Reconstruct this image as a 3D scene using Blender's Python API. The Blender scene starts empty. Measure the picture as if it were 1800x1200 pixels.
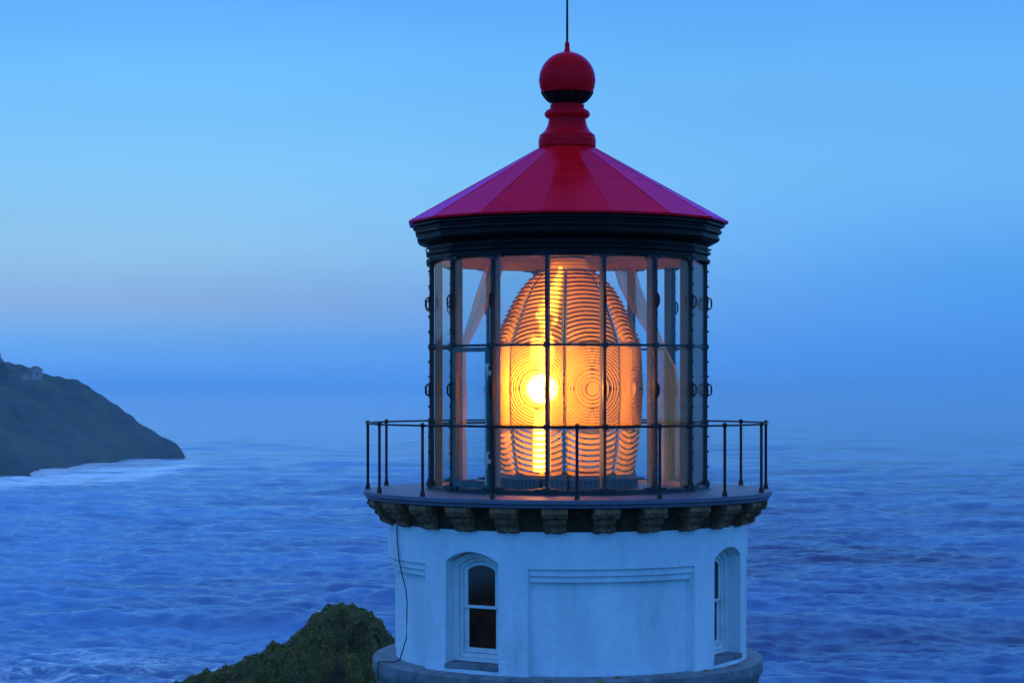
import bpy, bmesh, math, random
import numpy as np
from mathutils import Vector, Matrix, noise
random.seed(7); rng = np.random.default_rng(7)
sc = bpy.context.scene
col = sc.collection
R = math.radians; PI = math.pi; sin = math.sin; cos = math.cos

# ------------------------------------------------------------------ camera
F = 3600.0                       # focal length in pixels of the 1800 px wide photograph
EYE = 62.0                       # metres above the sea
D = 27.4                         # camera to the tower's axis
S = F / D                        # pixels per metre at the tower
CX = -(997 - 900) / S
cam_d = bpy.data.cameras.new('camera'); cam = bpy.data.objects.new('camera', cam_d); col.objects.link(cam)
cam.location = (CX, -D, EYE); cam.rotation_euler = (R(90), 0, 0)
cam_d.sensor_width = 36; cam_d.lens = 36 * F / 1800; cam_d.shift_y = 80 / 1800
cam_d.clip_start = 0.2; cam_d.clip_end = 60000
sc.camera = cam

# ------------------------------------------------------------------ render settings
sc.view_settings.view_transform = 'Standard'; sc.view_settings.look = 'None'
sc.view_settings.exposure = 0; sc.view_settings.gamma = 1
cy = sc.cycles
cy.use_denoising = True
cy.max_bounces = 10; cy.diffuse_bounces = 3; cy.glossy_bounces = 4; cy.transmission_bounces = 6
cy.transparent_max_bounces = 40; cy.volume_bounces = 2
cy.sample_clamp_indirect = 6; cy.caustics_reflective = False; cy.caustics_refractive = False

# ------------------------------------------------------------------ world: dusk sky after sunset
def lin(r, g, b):
    f = lambda c: (c / 255 / 12.92) if c / 255 <= .04045 else ((c / 255 + .055) / 1.055) ** 2.4
    return (f(r), f(g), f(b), 1)
w = bpy.data.worlds.new('World'); sc.world = w; w.use_nodes = True
nt = w.node_tree; nt.nodes.clear()
def N(t, typ, **kw):
    n = t.nodes.new(typ)
    for k, v in kw.items(): setattr(n, k, v)
    return n
def ramp(t, stops, fac=None, interp='LINEAR'):
    n = N(t, 'ShaderNodeValToRGB'); n.color_ramp.interpolation = interp
    e = n.color_ramp.elements
    e[0].position, e[0].color = stops[0]; e[1].position, e[1].color = stops[-1]
    for p, c in stops[1:-1]:
        x = e.new(p); x.color = c
    if fac is not None: t.links.new(fac, n.inputs[0])
    return n
def math_n(t, op, a, b=None, c=None, clamp=False):
    n = N(t, 'ShaderNodeMath', operation=op, use_clamp=clamp)
    for i, v in enumerate((a, b, c)):
        if v is None: continue
        if isinstance(v, (int, float)): n.inputs[i].default_value = v
        else: t.links.new(v, n.inputs[i])
    return n.outputs[0]
tc = N(nt, 'ShaderNodeTexCoord'); sx = N(nt, 'ShaderNodeSeparateXYZ')
nt.links.new(tc.outputs['Generated'], sx.inputs[0])
HIGH = [(0.34, (.15, .5, 1.28, 1)), (0.62, (.2, .56, 1.45, 1)), (1.0, (.34, .46, 1.05, 1))]
rl = ramp(nt, [(0.0, lin(84, 158, 243)), (0.020, lin(106, 170, 241)), (0.040, lin(140, 180, 228)), (0.066, lin(148, 200, 238)),
               (0.105, lin(132, 202, 250)), (0.15, lin(112, 190, 253)), (0.19, lin(94, 174, 254))] + HIGH, sx.outputs[2])
rr_ = ramp(nt, [(0.0, lin(68, 142, 236)), (0.022, lin(76, 150, 238)), (0.05, lin(84, 162, 242)), (0.1, lin(110, 186, 250)),
               (0.15, lin(106, 184, 253)), (0.19, lin(92, 168, 252))] + HIGH, sx.outputs[2])
az = math_n(nt, 'DIVIDE', sx.outputs[0], math_n(nt, 'MAXIMUM', math_n(nt, 'ABSOLUTE', sx.outputs[1]), .15))
mr = N(nt, 'ShaderNodeMapRange', interpolation_type='SMOOTHSTEP'); nt.links.new(az, mr.inputs[0])
mr.inputs[1].default_value = -.22; mr.inputs[2].default_value = .26
# faint uneven cloud veil
nz = N(nt, 'ShaderNodeTexNoise'); nz.inputs['Scale'].default_value = 3.0; nz.inputs['Detail'].default_value = 3
mp = N(nt, 'ShaderNodeMapping'); mp.inputs['Scale'].default_value = (1, 1, 6)
nt.links.new(tc.outputs['Generated'], mp.inputs[0]); nt.links.new(mp.outputs[0], nz.inputs['Vector'])
mx = N(nt, 'ShaderNodeMix', data_type='RGBA')
nt.links.new(mr.outputs[0], mx.inputs[0]); nt.links.new(rl.outputs[0], mx.inputs[6]); nt.links.new(rr_.outputs[0], mx.inputs[7])
mul = N(nt, 'ShaderNodeMix', data_type='RGBA', blend_type='MULTIPLY'); mul.inputs[0].default_value = 1
vr = N(nt, 'ShaderNodeMapRange'); nt.links.new(nz.outputs[0], vr.inputs[0]); vr.inputs[1].default_value = .3; vr.inputs[2].default_value = .7
vr.inputs[3].default_value = .95; vr.inputs[4].default_value = 1.05
nt.links.new(mx.outputs[2], mul.inputs[6]); nt.links.new(vr.outputs[0], mul.inputs[7])
# the half of the sky behind the camera, away from the afterglow, is a deeper blue
back = ramp(nt, [(0.0, (.08, .38, 1.1, 1)), (.35, (.085, .46, 1.42, 1))] + [(0.62, (.11, .4, 1.05, 1)), (1.0, (.34, .46, 1.05, 1))], sx.outputs[2])
bf = N(nt, 'ShaderNodeMapRange', interpolation_type='SMOOTHSTEP'); nt.links.new(sx.outputs[1], bf.inputs[0])
bf.inputs[1].default_value = .55; bf.inputs[2].default_value = -.25
mb_ = N(nt, 'ShaderNodeMix', data_type='RGBA')
nt.links.new(bf.outputs[0], mb_.inputs[0]); nt.links.new(mul.outputs[2], mb_.inputs[6]); nt.links.new(back.outputs[0], mb_.inputs[7])
bg = N(nt, 'ShaderNodeBackground'); bg.inputs[1].default_value = 1.0
nt.links.new(mb_.outputs[2], bg.inputs[0])
out = N(nt, 'ShaderNodeOutputWorld'); nt.links.new(bg.outputs[0], out.inputs[0])

# ------------------------------------------------------------------ materials
def mat(name, c1, rough=.6, c2=None, scale=4, contrast=(.35, .65), bump=0, bscale=30, metal=0, stretch=(1, 1, 1), c3=None, s3=9, t3=(.6, .7), spec=.5, bevel=0, coat=0, st3=None):
    m = bpy.data.materials.new(name); m.use_nodes = True; t = m.node_tree
    b = t.nodes['Principled BSDF']; b.inputs['Roughness'].default_value = rough; b.inputs['Metallic'].default_value = metal
    b.inputs['Specular IOR Level'].default_value = spec; b.inputs['Coat Weight'].default_value = coat
    tcn = N(t, 'ShaderNodeTexCoord'); mpn = N(t, 'ShaderNodeMapping'); mpn.inputs['Scale'].default_value = stretch
    t.links.new(tcn.outputs['Object'], mpn.inputs[0])
    src = None
    if c2:
        n = N(t, 'ShaderNodeTexNoise'); n.inputs['Scale'].default_value = scale; n.inputs['Detail'].default_value = 6; n.inputs['Roughness'].default_value = .65
        t.links.new(mpn.outputs[0], n.inputs['Vector'])
        r_ = ramp(t, [(contrast[0], (*c1, 1)), (contrast[1], (*c2, 1))], n.outputs[0]); src = r_.outputs[0]
        if c3:
            n3 = N(t, 'ShaderNodeTexNoise'); n3.inputs['Scale'].default_value = s3; n3.inputs['Detail'].default_value = 8; n3.inputs['Roughness'].default_value = .7
            m3_ = mpn
            if st3: m3_ = N(t, 'ShaderNodeMapping'); m3_.inputs['Scale'].default_value = st3; t.links.new(tcn.outputs['Object'], m3_.inputs[0])
            t.links.new(m3_.outputs[0], n3.inputs['Vector'])
            r3 = ramp(t, [(t3[0], (0, 0, 0, 1)), (t3[1], (1, 1, 1, 1))], n3.outputs[0])
            mm = N(t, 'ShaderNodeMix', data_type='RGBA'); t.links.new(r3.outputs[0], mm.inputs[0]); t.links.new(src, mm.inputs[6]); mm.inputs[7].default_value = (*c3, 1)
            src = mm.outputs[2]
        t.links.new(src, b.inputs['Base Color'])
    else: b.inputs['Base Color'].default_value = (*c1, 1)
    nrm = None
    if bevel:
        bv = N(t, 'ShaderNodeBevel'); bv.samples = 4; bv.inputs[0].default_value = bevel; nrm = bv.outputs[0]
    if bump:
        n2 = N(t, 'ShaderNodeTexNoise'); n2.inputs['Scale'].default_value = bscale; n2.inputs['Detail'].default_value = 6
        t.links.new(tcn.outputs['Object'], n2.inputs['Vector'])
        bp = N(t, 'ShaderNodeBump'); bp.inputs['Strength'].default_value = 1; bp.inputs['Distance'].default_value = bump
        t.links.new(n2.outputs[0], bp.inputs['Height'])
        if nrm: t.links.new(nrm, bp.inputs['Normal'])
        nrm = bp.outputs[0]
    if nrm: t.links.new(nrm, b.inputs['Normal'])
    return m
M = {}
M['white_wall'] = mat('white_wall', (.6, .71, .76), .75, (.78, .86, .9), 1.8, (.35, .62), .01, 14, stretch=(1, 1, .3), c3=(.34, .38, .34), s3=3.2, t3=(.6, .9), st3=(1, 1, .12), bevel=.012)
M['white_wood'] = mat('white_wood', (.62, .68, .68), .5, (.78, .82, .8), 6, bevel=.004)
M['stone'] = mat('stone', (.10, .036, .012), .9, (.33, .16, .075), 7, (.3, .7), .014, 22, c3=(.5, .42, .34), s3=11, t3=(.58, .75))
M['dark_stone'] = mat('dark_stone', (.03, .014, .006), .95, (.09, .05, .022), 7, bump=.014, bscale=22)  # stone darkened so the shade between the corbels sits in its colour
M['ledge'] = mat('ledge', (.08, .10, .11), .7, (.24, .28, .3), 5, (.3, .7), .012, 20, c3=(.22, .16, .03), s3=4, t3=(.6, .68))
M['deck'] = mat('deck', (.07, .08, .12), .5, (.115, .125, .18), 3, (.3, .7), .003, 12, c3=(.045, .05, .08), s3=7, t3=(.55, .75), bevel=.01)
M['iron'] = mat('iron', (.008, .004, .008), .45, (.02, .008, .01), 10, spec=.3, bump=.002, bscale=40)
M['black_paint'] = mat('black_paint', (.003, .002, .002), .45, (.008, .006, .006), 8, spec=.14, bump=.003, bscale=20)
M['teal_frame'] = mat('teal_frame', (.006, .018, .02), .4, (.018, .04, .042), 9, spec=.35, bump=.002, bscale=30, c3=(.14, .09, .04), s3=20, t3=(.64, .7))
M['cream'] = mat('cream', (.5, .42, .34), .5, (.62, .55, .46), 6)
M['fin_paint'] = mat('fin_paint', (.15, .14, .07), .5, (.24, .22, .1), 6)
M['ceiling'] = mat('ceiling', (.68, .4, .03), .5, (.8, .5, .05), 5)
M['red'] = mat('red', (.66, .004, .008), .22, (.8, .006, .012), 2.5, (.3, .7), .0015, 5, spec=.16, c3=(.45, .006, .012), s3=9, t3=(.55, .8))
M['red_ball'] = mat('red_ball', (.62, .004, .008), .4, (.78, .006, .012), 5, (.3, .7), .002, 18, spec=.25)
def gloss_paint(name, c1, c2, tint, rough, f0, bump):
    m = bpy.data.materials.new(name); m.use_nodes = True; t = m.node_tree; t.nodes.remove(t.nodes['Principled BSDF'])
    tcn = N(t, 'ShaderNodeTexCoord'); n = N(t, 'ShaderNodeTexNoise'); n.inputs['Scale'].default_value = 3; n.inputs['Detail'].default_value = 8; n.inputs['Roughness'].default_value = .7
    t.links.new(tcn.outputs['Object'], n.inputs['Vector']); r_ = ramp(t, [(.35, (*c1, 1)), (.6, (*c2, 1))], n.outputs[0])
    d = N(t, 'ShaderNodeBsdfDiffuse'); t.links.new(r_.outputs[0], d.inputs[0])
    g = N(t, 'ShaderNodeBsdfGlossy'); g.inputs[0].default_value = (*tint, 1)
    rm = N(t, 'ShaderNodeMapRange'); t.links.new(n.outputs[0], rm.inputs[0]); rm.inputs[1].default_value = .3; rm.inputs[2].default_value = .7; rm.inputs[3].default_value = rough*.7; rm.inputs[4].default_value = rough*1.4
    t.links.new(rm.outputs[0], g.inputs['Roughness'])
    bp = N(t, 'ShaderNodeBump'); bp.inputs['Distance'].default_value = bump; t.links.new(n.outputs[0], bp.inputs['Height'])
    t.links.new(bp.outputs[0], g.inputs['Normal']); t.links.new(bp.outputs[0], d.inputs['Normal'])
    gg = N(t, 'ShaderNodeNewGeometry'); vm = N(t, 'ShaderNodeVectorMath', operation='DOT_PRODUCT'); t.links.new(gg.outputs['Incoming'], vm.inputs[0]); t.links.new(bp.outputs[0], vm.inputs[1])
    k_ = math_n(t, 'SUBTRACT', 1, math_n(t, 'ABSOLUTE', vm.outputs['Value'])); f_ = math_n(t, 'ADD', math_n(t, 'MULTIPLY', math_n(t, 'POWER', k_, 6), .9), f0, clamp=True)
    x = N(t, 'ShaderNodeMixShader'); t.links.new(f_, x.inputs[0]); t.links.new(d.outputs[0], x.inputs[1]); t.links.new(g.outputs[0], x.inputs[2])
    t.links.new(x.outputs[0], t.nodes['Material Output'].inputs[0]); return m
M['red'] = gloss_paint('red_roof_paint', (.72, .002, .006), (.9, .004, .012), (.7, .22, .9), .2, .006, .004)
M['red_ball'] = gloss_paint('red_ball_paint', (.6, .002, .006), (.8, .004, .01), (.8, .3, .8), .3, .01, .004)
M['putty'] = mat('putty', (.2, .09, .02), .8)
M['door_teal'] = mat('door_teal', (.02, .07, .07), .45, (.045, .12, .115), 9, bump=.002, bscale=30, c3=(.2, .14, .06), s3=20, t3=(.6, .68))
M['brass'] = mat('brass', (.3, .2, .09), .35, (.16, .1, .05), 12, metal=.9)
M['brass_dark'] = mat('brass_dark', (.1, .08, .06), .45, (.05, .045, .04), 12, metal=.5)
M['cable'] = mat('cable', (.01, .01, .012), .6)
M['dark_pane'] = mat('dark_pane', (.07, .018, .008), .06, (.006, .004, .003), 2.2, (.4, .6), spec=.5)
M['rock'] = mat('rock', (.014, .012, .003), .95, (.075, .075, .006), 1.3, (.35, .65), .08, 5, c3=(.13, .11, .07), s3=3, t3=(.66, .72))
M['moss'] = mat('moss', (.03, .05, .001), .9, (.2, .24, .003), 1.5, (.35, .65))
M['moss_gold'] = mat('moss_gold', (.10, .07, .006), .9, (.34, .24, .025), 3, (.35, .65))
M['grass'] = mat('grass', (.02, .045, .012), .95, (.06, .07, .02), .6, (.35, .65), .1, 2)
M['headland'] = mat('headland', (.003, .005, .004), .95, (.026, .038, .007), .022, (.42, .6), 5.0, .06, c3=(.016, .016, .018), s3=.05, t3=(.58, .66))
M['bark'] = mat('bark', (.03, .02, .015), .9)
M['needles'] = mat('needles', (.012, .028, .012), .9, (.03, .045, .02), .5)
M['house_wall'] = mat('house_wall', (.24, .2, .19), .8, (.32, .28, .27), .4)
M['house_roof'] = mat('house_roof', (.08, .03, .025), .8, (.12, .05, .04), .4)

def glass_mat(name, tint=(.93, .97, .98), ior=1.5):
    m = bpy.data.materials.new(name); m.use_nodes = True; t = m.node_tree; t.nodes.remove(t.nodes['Principled BSDF'])
    o = t.nodes['Material Output']; gg = N(t, 'ShaderNodeNewGeometry'); vm = N(t, 'ShaderNodeVectorMath', operation='DOT_PRODUCT'); t.links.new(gg.outputs['Incoming'], vm.inputs[0]); t.links.new(gg.outputs['True Normal'], vm.inputs[1])
    k_ = math_n(t, 'SUBTRACT', 1, math_n(t, 'ABSOLUTE', vm.outputs['Value'])); fac_ = math_n(t, 'ADD', math_n(t, 'MULTIPLY', math_n(t, 'POWER', k_, 5), .9), .035, clamp=True)
    tr = N(t, 'ShaderNodeBsdfTransparent'); tr.inputs[0].default_value = (*tint, 1)
    g = N(t, 'ShaderNodeBsdfGlossy'); g.inputs['Roughness'].default_value = .02
    n2 = N(t, 'ShaderNodeTexNoise'); n2.inputs['Scale'].default_value = 1.5
    tcn = N(t, 'ShaderNodeTexCoord'); t.links.new(tcn.outputs['Object'], n2.inputs['Vector'])
    bp = N(t, 'ShaderNodeBump'); bp.inputs['Distance'].default_value = .006; t.links.new(n2.outputs[0], bp.inputs['Height'])
    t.links.new(bp.outputs[0], g.inputs['Normal'])
    mxx = N(t, 'ShaderNodeMixShader'); t.links.new(fac_, mxx.inputs[0]); t.links.new(tr.outputs[0], mxx.inputs[1]); t.links.new(g.outputs[0], mxx.inputs[2])
    t.links.new(mxx.outputs[0], o.inputs[0]); return m
M['glass'] = glass_mat('lantern_glass')
def prism_mat():
    m = bpy.data.materials.new('prism_glass'); m.use_nodes = True; t = m.node_tree; t.nodes.remove(t.nodes['Principled BSDF'])
    o = t.nodes['Material Output']
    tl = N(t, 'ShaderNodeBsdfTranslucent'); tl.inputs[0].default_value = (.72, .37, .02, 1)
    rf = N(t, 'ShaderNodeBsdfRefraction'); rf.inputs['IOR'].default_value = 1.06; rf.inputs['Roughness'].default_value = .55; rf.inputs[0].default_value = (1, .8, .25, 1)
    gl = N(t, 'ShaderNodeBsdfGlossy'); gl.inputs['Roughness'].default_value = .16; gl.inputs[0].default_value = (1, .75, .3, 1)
    a = N(t, 'ShaderNodeMixShader'); a.inputs[0].default_value = .42; t.links.new(tl.outputs[0], a.inputs[1]); t.links.new(rf.outputs[0], a.inputs[2])
    tr = N(t, 'ShaderNodeBsdfTransparent'); tr.inputs[0].default_value = (1, .84, .55, 1)
    b2 = N(t, 'ShaderNodeMixShader'); b2.inputs[0].default_value = .065; t.links.new(a.outputs[0], b2.inputs[1]); t.links.new(tr.outputs[0], b2.inputs[2])
    gg = N(t, 'ShaderNodeNewGeometry'); vm = N(t, 'ShaderNodeVectorMath', operation='DOT_PRODUCT'); t.links.new(gg.outputs['Incoming'], vm.inputs[0]); t.links.new(gg.outputs['True Normal'], vm.inputs[1])
    k_ = math_n(t, 'SUBTRACT', 1, math_n(t, 'ABSOLUTE', vm.outputs['Value'])); fac_ = math_n(t, 'ADD', math_n(t, 'MULTIPLY', math_n(t, 'POWER', k_, 4), .45), .05, clamp=True)
    b = N(t, 'ShaderNodeMixShader'); t.links.new(fac_, b.inputs[0]); t.links.new(b2.outputs[0], b.inputs[1]); t.links.new(gl.outputs[0], b.inputs[2])
    t.links.new(b.outputs[0], o.inputs[0]); return m
M['prism'] = prism_mat()
def emit_mat(name, c, s):
    m = bpy.data.materials.new(name); m.use_nodes = True; t = m.node_tree; t.nodes.remove(t.nodes['Principled BSDF'])
    e = N(t, 'ShaderNodeEmission'); e.inputs[0].default_value = (*c, 1)
    # frosted bulb, added columns: brightest where it faces the eye, dimmer towards its rim
    lw = N(t, 'ShaderNodeLayerWeight'); lw.inputs[0].default_value = .5
    f_ = math_n(t, 'POWER', math_n(t, 'SUBTRACT', 1, lw.outputs['Facing'], clamp=True), 2.0)
    t.links.new(math_n(t, 'MULTIPLY', math_n(t, 'ADD', f_, .04), s * 1.9), e.inputs[1])
    t.links.new(e.outputs[0], t.nodes['Material Output'].inputs[0]); return m
M['chimney_glow'] = emit_mat('chimney_glow', (1, .36, .06), 14)  # emission of the columns added above and below the bulb
M['lamp_glow'] = emit_mat('lamp_glow', (1, .42, .15), 72)

# ------------------------------------------------------------------ mesh helpers
class MB:
    def __init__(s): s.v = []; s.f = []; s.sm = []
    def add(s, vs, fs, smooth=False):
        o = len(s.v); s.v += [tuple(v) for v in vs]; s.f += [tuple(o + i for i in f) for f in fs]; s.sm += [smooth] * len(fs); return s
    def box(s, x0, x1, y0, y1, z0, z1, m=None):
        vs = [Vector(p) for p in ((x0,y0,z0),(x1,y0,z0),(x1,y1,z0),(x0,y1,z0),(x0,y0,z1),(x1,y0,z1),(x1,y1,z1),(x0,y1,z1))]
        if m: vs = [m @ v for v in vs]
        return s.add(vs, [(0,3,2,1),(4,5,6,7),(0,1,5,4),(1,2,6,5),(2,3,7,6),(3,0,4,7)])
    def lathe(s, prof, n=64, off=0, smooth=True, closed=False, a0=0, a1=360, centre=(0, 0)):
        """prof: (radius, z) list; azimuth 0 faces the camera, growing to the right"""
        full = abs(a1 - a0 - 360) < 1e-6; k = n if full else n + 1; vs = []; fs = []
        for i in range(k):
            a = R(off + a0 + (a1 - a0) * i / n)
            for r, z in prof: vs.append((centre[0] + r * sin(a), centre[1] - r * cos(a), z))
        m = len(prof)
        for i in range(n):
            j = (i + 1) % k
            for q in range(m if closed else m - 1):
                q2 = (q + 1) % m
                fs.append((i*m+q, j*m+q, j*m+q2, i*m+q2))
        if not full and closed:
            fs.append(tuple(range(m - 1, -1, -1))); fs.append(tuple((k-1)*m + q for q in range(m)))
        return s.add(vs, fs, smooth)
    def tube(s, pts, rad, n=8, closed=False):
        pts = [Vector(p) for p in pts]; vs = []; fs = []; L = len(pts)
        rads = rad if isinstance(rad, (list, tuple)) else [rad] * L
        up = Vector((0, 0, 1))
        for i, p in enumerate(pts):
            a = pts[(i-1) % L] if closed or i > 0 else p; b = pts[(i+1) % L] if closed or i < L-1 else p
            t = (b - a).normalized(); ref = up if abs(t.z) < .95 else Vector((1, 0, 0))
            if abs(t.z) >= .95 and i > 0: pass
            u = t.cross(ref).normalized(); v = t.cross(u)
            for k in range(n):
                an = 2*PI*k/n; vs.append(p + (u*cos(an) + v*sin(an)) * rads[i])
        for i in range(L if closed else L-1):
            j = (i+1) % L
            for k in range(n): fs.append((i*n+k, i*n+(k+1)%n, j*n+(k+1)%n, j*n+k))
        if not closed: fs.append(tuple(range(n))); fs.append(tuple((L-1)*n+k for k in range(n-1, -1, -1)))
        return s.add(vs, fs, True)
    def prism(s, poly, y0, y1, m=None):
        """poly in (x,z), extruded along y"""
        n = len(poly); vs = [Vector((x, y0, z)) for x, z in poly] + [Vector((x, y1, z)) for x, z in poly]
        if m: vs = [m @ v for v in vs]
        fs = [tuple(range(n)), tuple(range(2*n-1, n-1, -1))] + [(i, n+i, n+(i+1)%n, (i+1)%n) for i in range(n)]
        return s.add(vs, fs)
    def ringprism(s, po, pi, y0, y1, m=None):
        n = len(po); vs = [Vector((x, y, z)) for y in (y0, y1) for pl in (po, pi) for x, z in pl]
        if m: vs = [m @ v for v in vs]
        fs = []
        for i in range(n):
            j = (i+1) % n
            fs += [(i, j, n+j, n+i), (2*n+j, 2*n+i, 3*n+i, 3*n+j), (i, 2*n+i, 2*n+j, j), (n+j, 3*n+j, 3*n+i, n+i)]
        return s.add(vs, fs)
    def mesh(s, name, off=(0, 0, 0)):
        me = bpy.data.meshes.new(name); ox, oy, oz = off
        me.from_pydata([(x-ox, y-oy, z-oz) for x, y, z in s.v], [], s.f); me.update()
        me.polygons.foreach_set('use_smooth', s.sm)
        return me
def fixn(me):
    bm = bmesh.new(); bm.from_mesh(me); bmesh.ops.recalc_face_normals(bm, faces=bm.faces); bm.to_mesh(me); bm.free()
def sharp(me, ang=35):
    bm = bmesh.new(); bm.from_mesh(me)
    for e in bm.edges:
        if len(e.link_faces) == 2 and e.calc_face_angle(0) > R(ang): e.smooth = False
    bm.to_mesh(me); bm.free()
def root(name, label, cat, loc=(0, 0, 0), group=None, kind=None):
    o = bpy.data.objects.new(name, None); o.empty_display_size = .3; col.objects.link(o); o.location = loc
    o['label'] = label; o['category'] = cat
    if group: o['group'] = group
    if kind: o['kind'] = kind
    return o
def build(mb, name, m, parent=None, origin=None, recalc=True, label=None):
    off = origin if origin is not None else (tuple(WL(parent)) if parent else (0, 0, 0))
    me = mb.mesh(name, off)
    if recalc: fixn(me)
    sharp(me)
    o = bpy.data.objects.new(name, me); me.materials.append(M[m] if isinstance(m, str) else m); col.objects.link(o)
    if parent: o.parent = parent
    else: o.location = off
    if label: o['label'] = label
    return o
def WL(o):
    l = Vector((0, 0, 0))
    while o: l += o.location; o = o.parent
    return l
def dup(o, rot, parent=None, label=None):
    c = o.copy(); col.objects.link(c); c.rotation_euler = (0, 0, rot) if rot is not None else o.rotation_euler
    c.parent = parent if parent else o.parent
    if label: c['label'] = label
    for ch in list(o.children):
        d = ch.copy(); col.objects.link(d); d.parent = c
    return c
def structure(o, kind='structure'): o['kind'] = kind; return o
zs = lambda y: EYE + (680 - y) / S      # height of a pixel row at the tower's axis
q = lambda px: px / S
P = lambda lst: [(q(r), zs(y)) for r, y in lst]

GZ = 50.8
# ------------------------------------------------------------------ sea
def make_sea():
    def wedge(rows_d, ang):
        dd, aa = np.meshgrid(rows_d, ang, indexing='ij')
        return CX + dd * np.tan(aa), -D + dd
    d1 = 62 * F / np.linspace(640, 22, 1080)             # evenly spaced as seen from the tower's height
    d1 = np.concatenate([d1, d1[-1] * np.geomspace(1.04, 3, 12)])
    ang = np.concatenate([np.linspace(-1.0, -.302, 170), np.linspace(-.3, .3, 880), np.linspace(.302, 1.0, 170)])
    X, Y = wedge(d1, ang)
    step = np.gradient(d1)[:, None] * np.ones_like(X)
    Z = np.zeros_like(X)
    r = np.random.default_rng(3)
    for k in range(130):
        lam = np.exp(r.uniform(np.log(3.5), np.log(120)))
        th = r.normal(.18, .38 if lam < 20 else .45)
        kx, ky = 2*PI/lam*sin(th), 2*PI/lam*cos(th)
        amp = .0135 * lam ** 0.92 * (.8 if lam > 45 else (.8 if lam > 18 else 1.9)) * r.uniform(.5, 1.2)
        fade = np.clip((lam / (step * 2.5)) - .6, 0, 1)
        ph = r.uniform(0, 2*PI); gx, gy = r.uniform(-1, 1, 2) * 2*PI/(lam*6.)
        env = .55 + .45*np.sin(gx*X + gy*Y*.7 + r.uniform(0, 6.28))
        if lam > 30: env = 1.9 * env**2 * (.5 + .5*np.sin(gy*1.3*X - gx*.9*Y + r.uniform(0, 6.28)))
        s = np.sin(kx*X + ky*Y + ph + .6*np.sin(gx*2*X + gy*2*Y)); s = 1.3*((.5 + .5*s)**1.35) - .5
        Z += amp * fade * env * (s + .22*np.cos(2*(kx*X + ky*Y + ph)))
    Z *= np.clip(1.5 - d1[:, None]/2600, .2, 1)
    n, m = X.shape
    vs = np.stack([X, Y, Z], -1).reshape(-1, 3)
    # the outer sheet reaching the horizon joins the wedge's edges
    idx = np.arange(n*m).reshape(n, m)
    fs = np.stack([idx[:-1, :-1], idx[:-1, 1:], idx[1:, 1:], idx[1:, :-1]], -1).reshape(-1, 4)
    me = bpy.data.meshes.new('sea'); nv, nf = len(vs), len(fs)
    me.vertices.add(nv); me.vertices.foreach_set('co', vs.ravel())
    me.loops.add(nf*4); me.loops.foreach_set('vertex_index', fs.ravel())
    me.polygons.add(nf); me.polygons.foreach_set('loop_start', np.arange(nf)*4); me.polygons.foreach_set('loop_total', np.full(nf, 4))
    me.update(calc_edges=True); me.polygons.foreach_set('use_smooth', np.ones(nf, bool)); me.validate()
    o = bpy.data.objects.new('sea', me); col.objects.link(o); structure(o)
    m_ = bpy.data.materials.new('sea_water'); m_.use_nodes = True; t = m_.node_tree; b = t.nodes['Principled BSDF']
    g = N(t, 'ShaderNodeNewGeometry')
    def nz_(scale, st, det=5, ro=.6, dist=0):
        mp_ = N(t, 'ShaderNodeMapping'); mp_.inputs['Scale'].default_value = st; mp_.inputs['Rotation'].default_value = (0, 0, .12)
        t.links.new(g.outputs['Position'], mp_.inputs[0])
        n_ = N(t, 'ShaderNodeTexNoise'); n_.inputs['Scale'].default_value = scale; n_.inputs['Detail'].default_value = det; n_.inputs['Roughness'].default_value = ro
        n_.inputs['Distortion'].default_value = dist
        t.links.new(mp_.outputs[0], n_.inputs['Vector']); return n_.outputs[0]
    big = nz_(.012, (.55, 1, 1), 4, .6)
    streak = nz_(.06, (.3, 1, 1), 8, .72, .1)
    c = ramp(t, [(.36, (.005, .036, .13, 1)), (.64, (.028, .155, .34, 1))], big)
    fo = ramp(t, [(.5, (0, 0, 0, 1)), (.62, (1, 1, 1, 1))], streak)
    # foam along the shore of the headland
    sp = N(t, 'ShaderNodeSeparateXYZ'); t.links.new(g.outputs['Position'], sp.inputs[0])
    ex = math_n(t, 'MULTIPLY', math_n(t, 'ADD', sp.outputs[0], 300), 1/52)
    ey = math_n(t, 'MULTIPLY', math_n(t, 'ADD', sp.outputs[1], -1440), 1/210)
    dist = math_n(t, 'SQRT', math_n(t, 'ADD', math_n(t, 'MULTIPLY', ex, ex), math_n(t, 'MULTIPLY', ey, ey)))
    shore = math_n(t, 'SUBTRACT', 1.3, dist, clamp=True)
    shn = math_n(t, 'MULTIPLY', math_n(t, 'MULTIPLY', shore, 2.5, clamp=True), math_n(t, 'ADD', math_n(t, 'MULTIPLY', streak, 9), -3.4), clamp=True)
    # broken foam drifting in the lower left
    ax_ = math_n(t, 'MULTIPLY', math_n(t, 'ADD', sp.outputs[0], 92), 1/42)
    ay_ = math_n(t, 'MULTIPLY', math_n(t, 'ADD', sp.outputs[1], -405), 1/62)
    d2 = math_n(t, 'SQRT', math_n(t, 'ADD', math_n(t, 'MULTIPLY', ax_, ax_), math_n(t, 'MULTIPLY', ay_, ay_)))
    n4 = nz_(.16, (.6, 1, 1), 8, .72, 1.2)
    f4 = ramp(t, [(.48, (0, 0, 0, 1)), (.66, (1, 1, 1, 1))], n4)
    f5 = math_n(t, 'MULTIPLY', math_n(t, 'SUBTRACT', 1.3, d2, clamp=True), f4.outputs[0], clamp=True)
    crz = N(t, 'ShaderNodeMapRange', interpolation_type='SMOOTHSTEP'); t.links.new(sp.outputs[2], crz.inputs[0]); crz.inputs[1].default_value = .3; crz.inputs[2].default_value = 3.2; crz.inputs[4].default_value = .08
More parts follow.
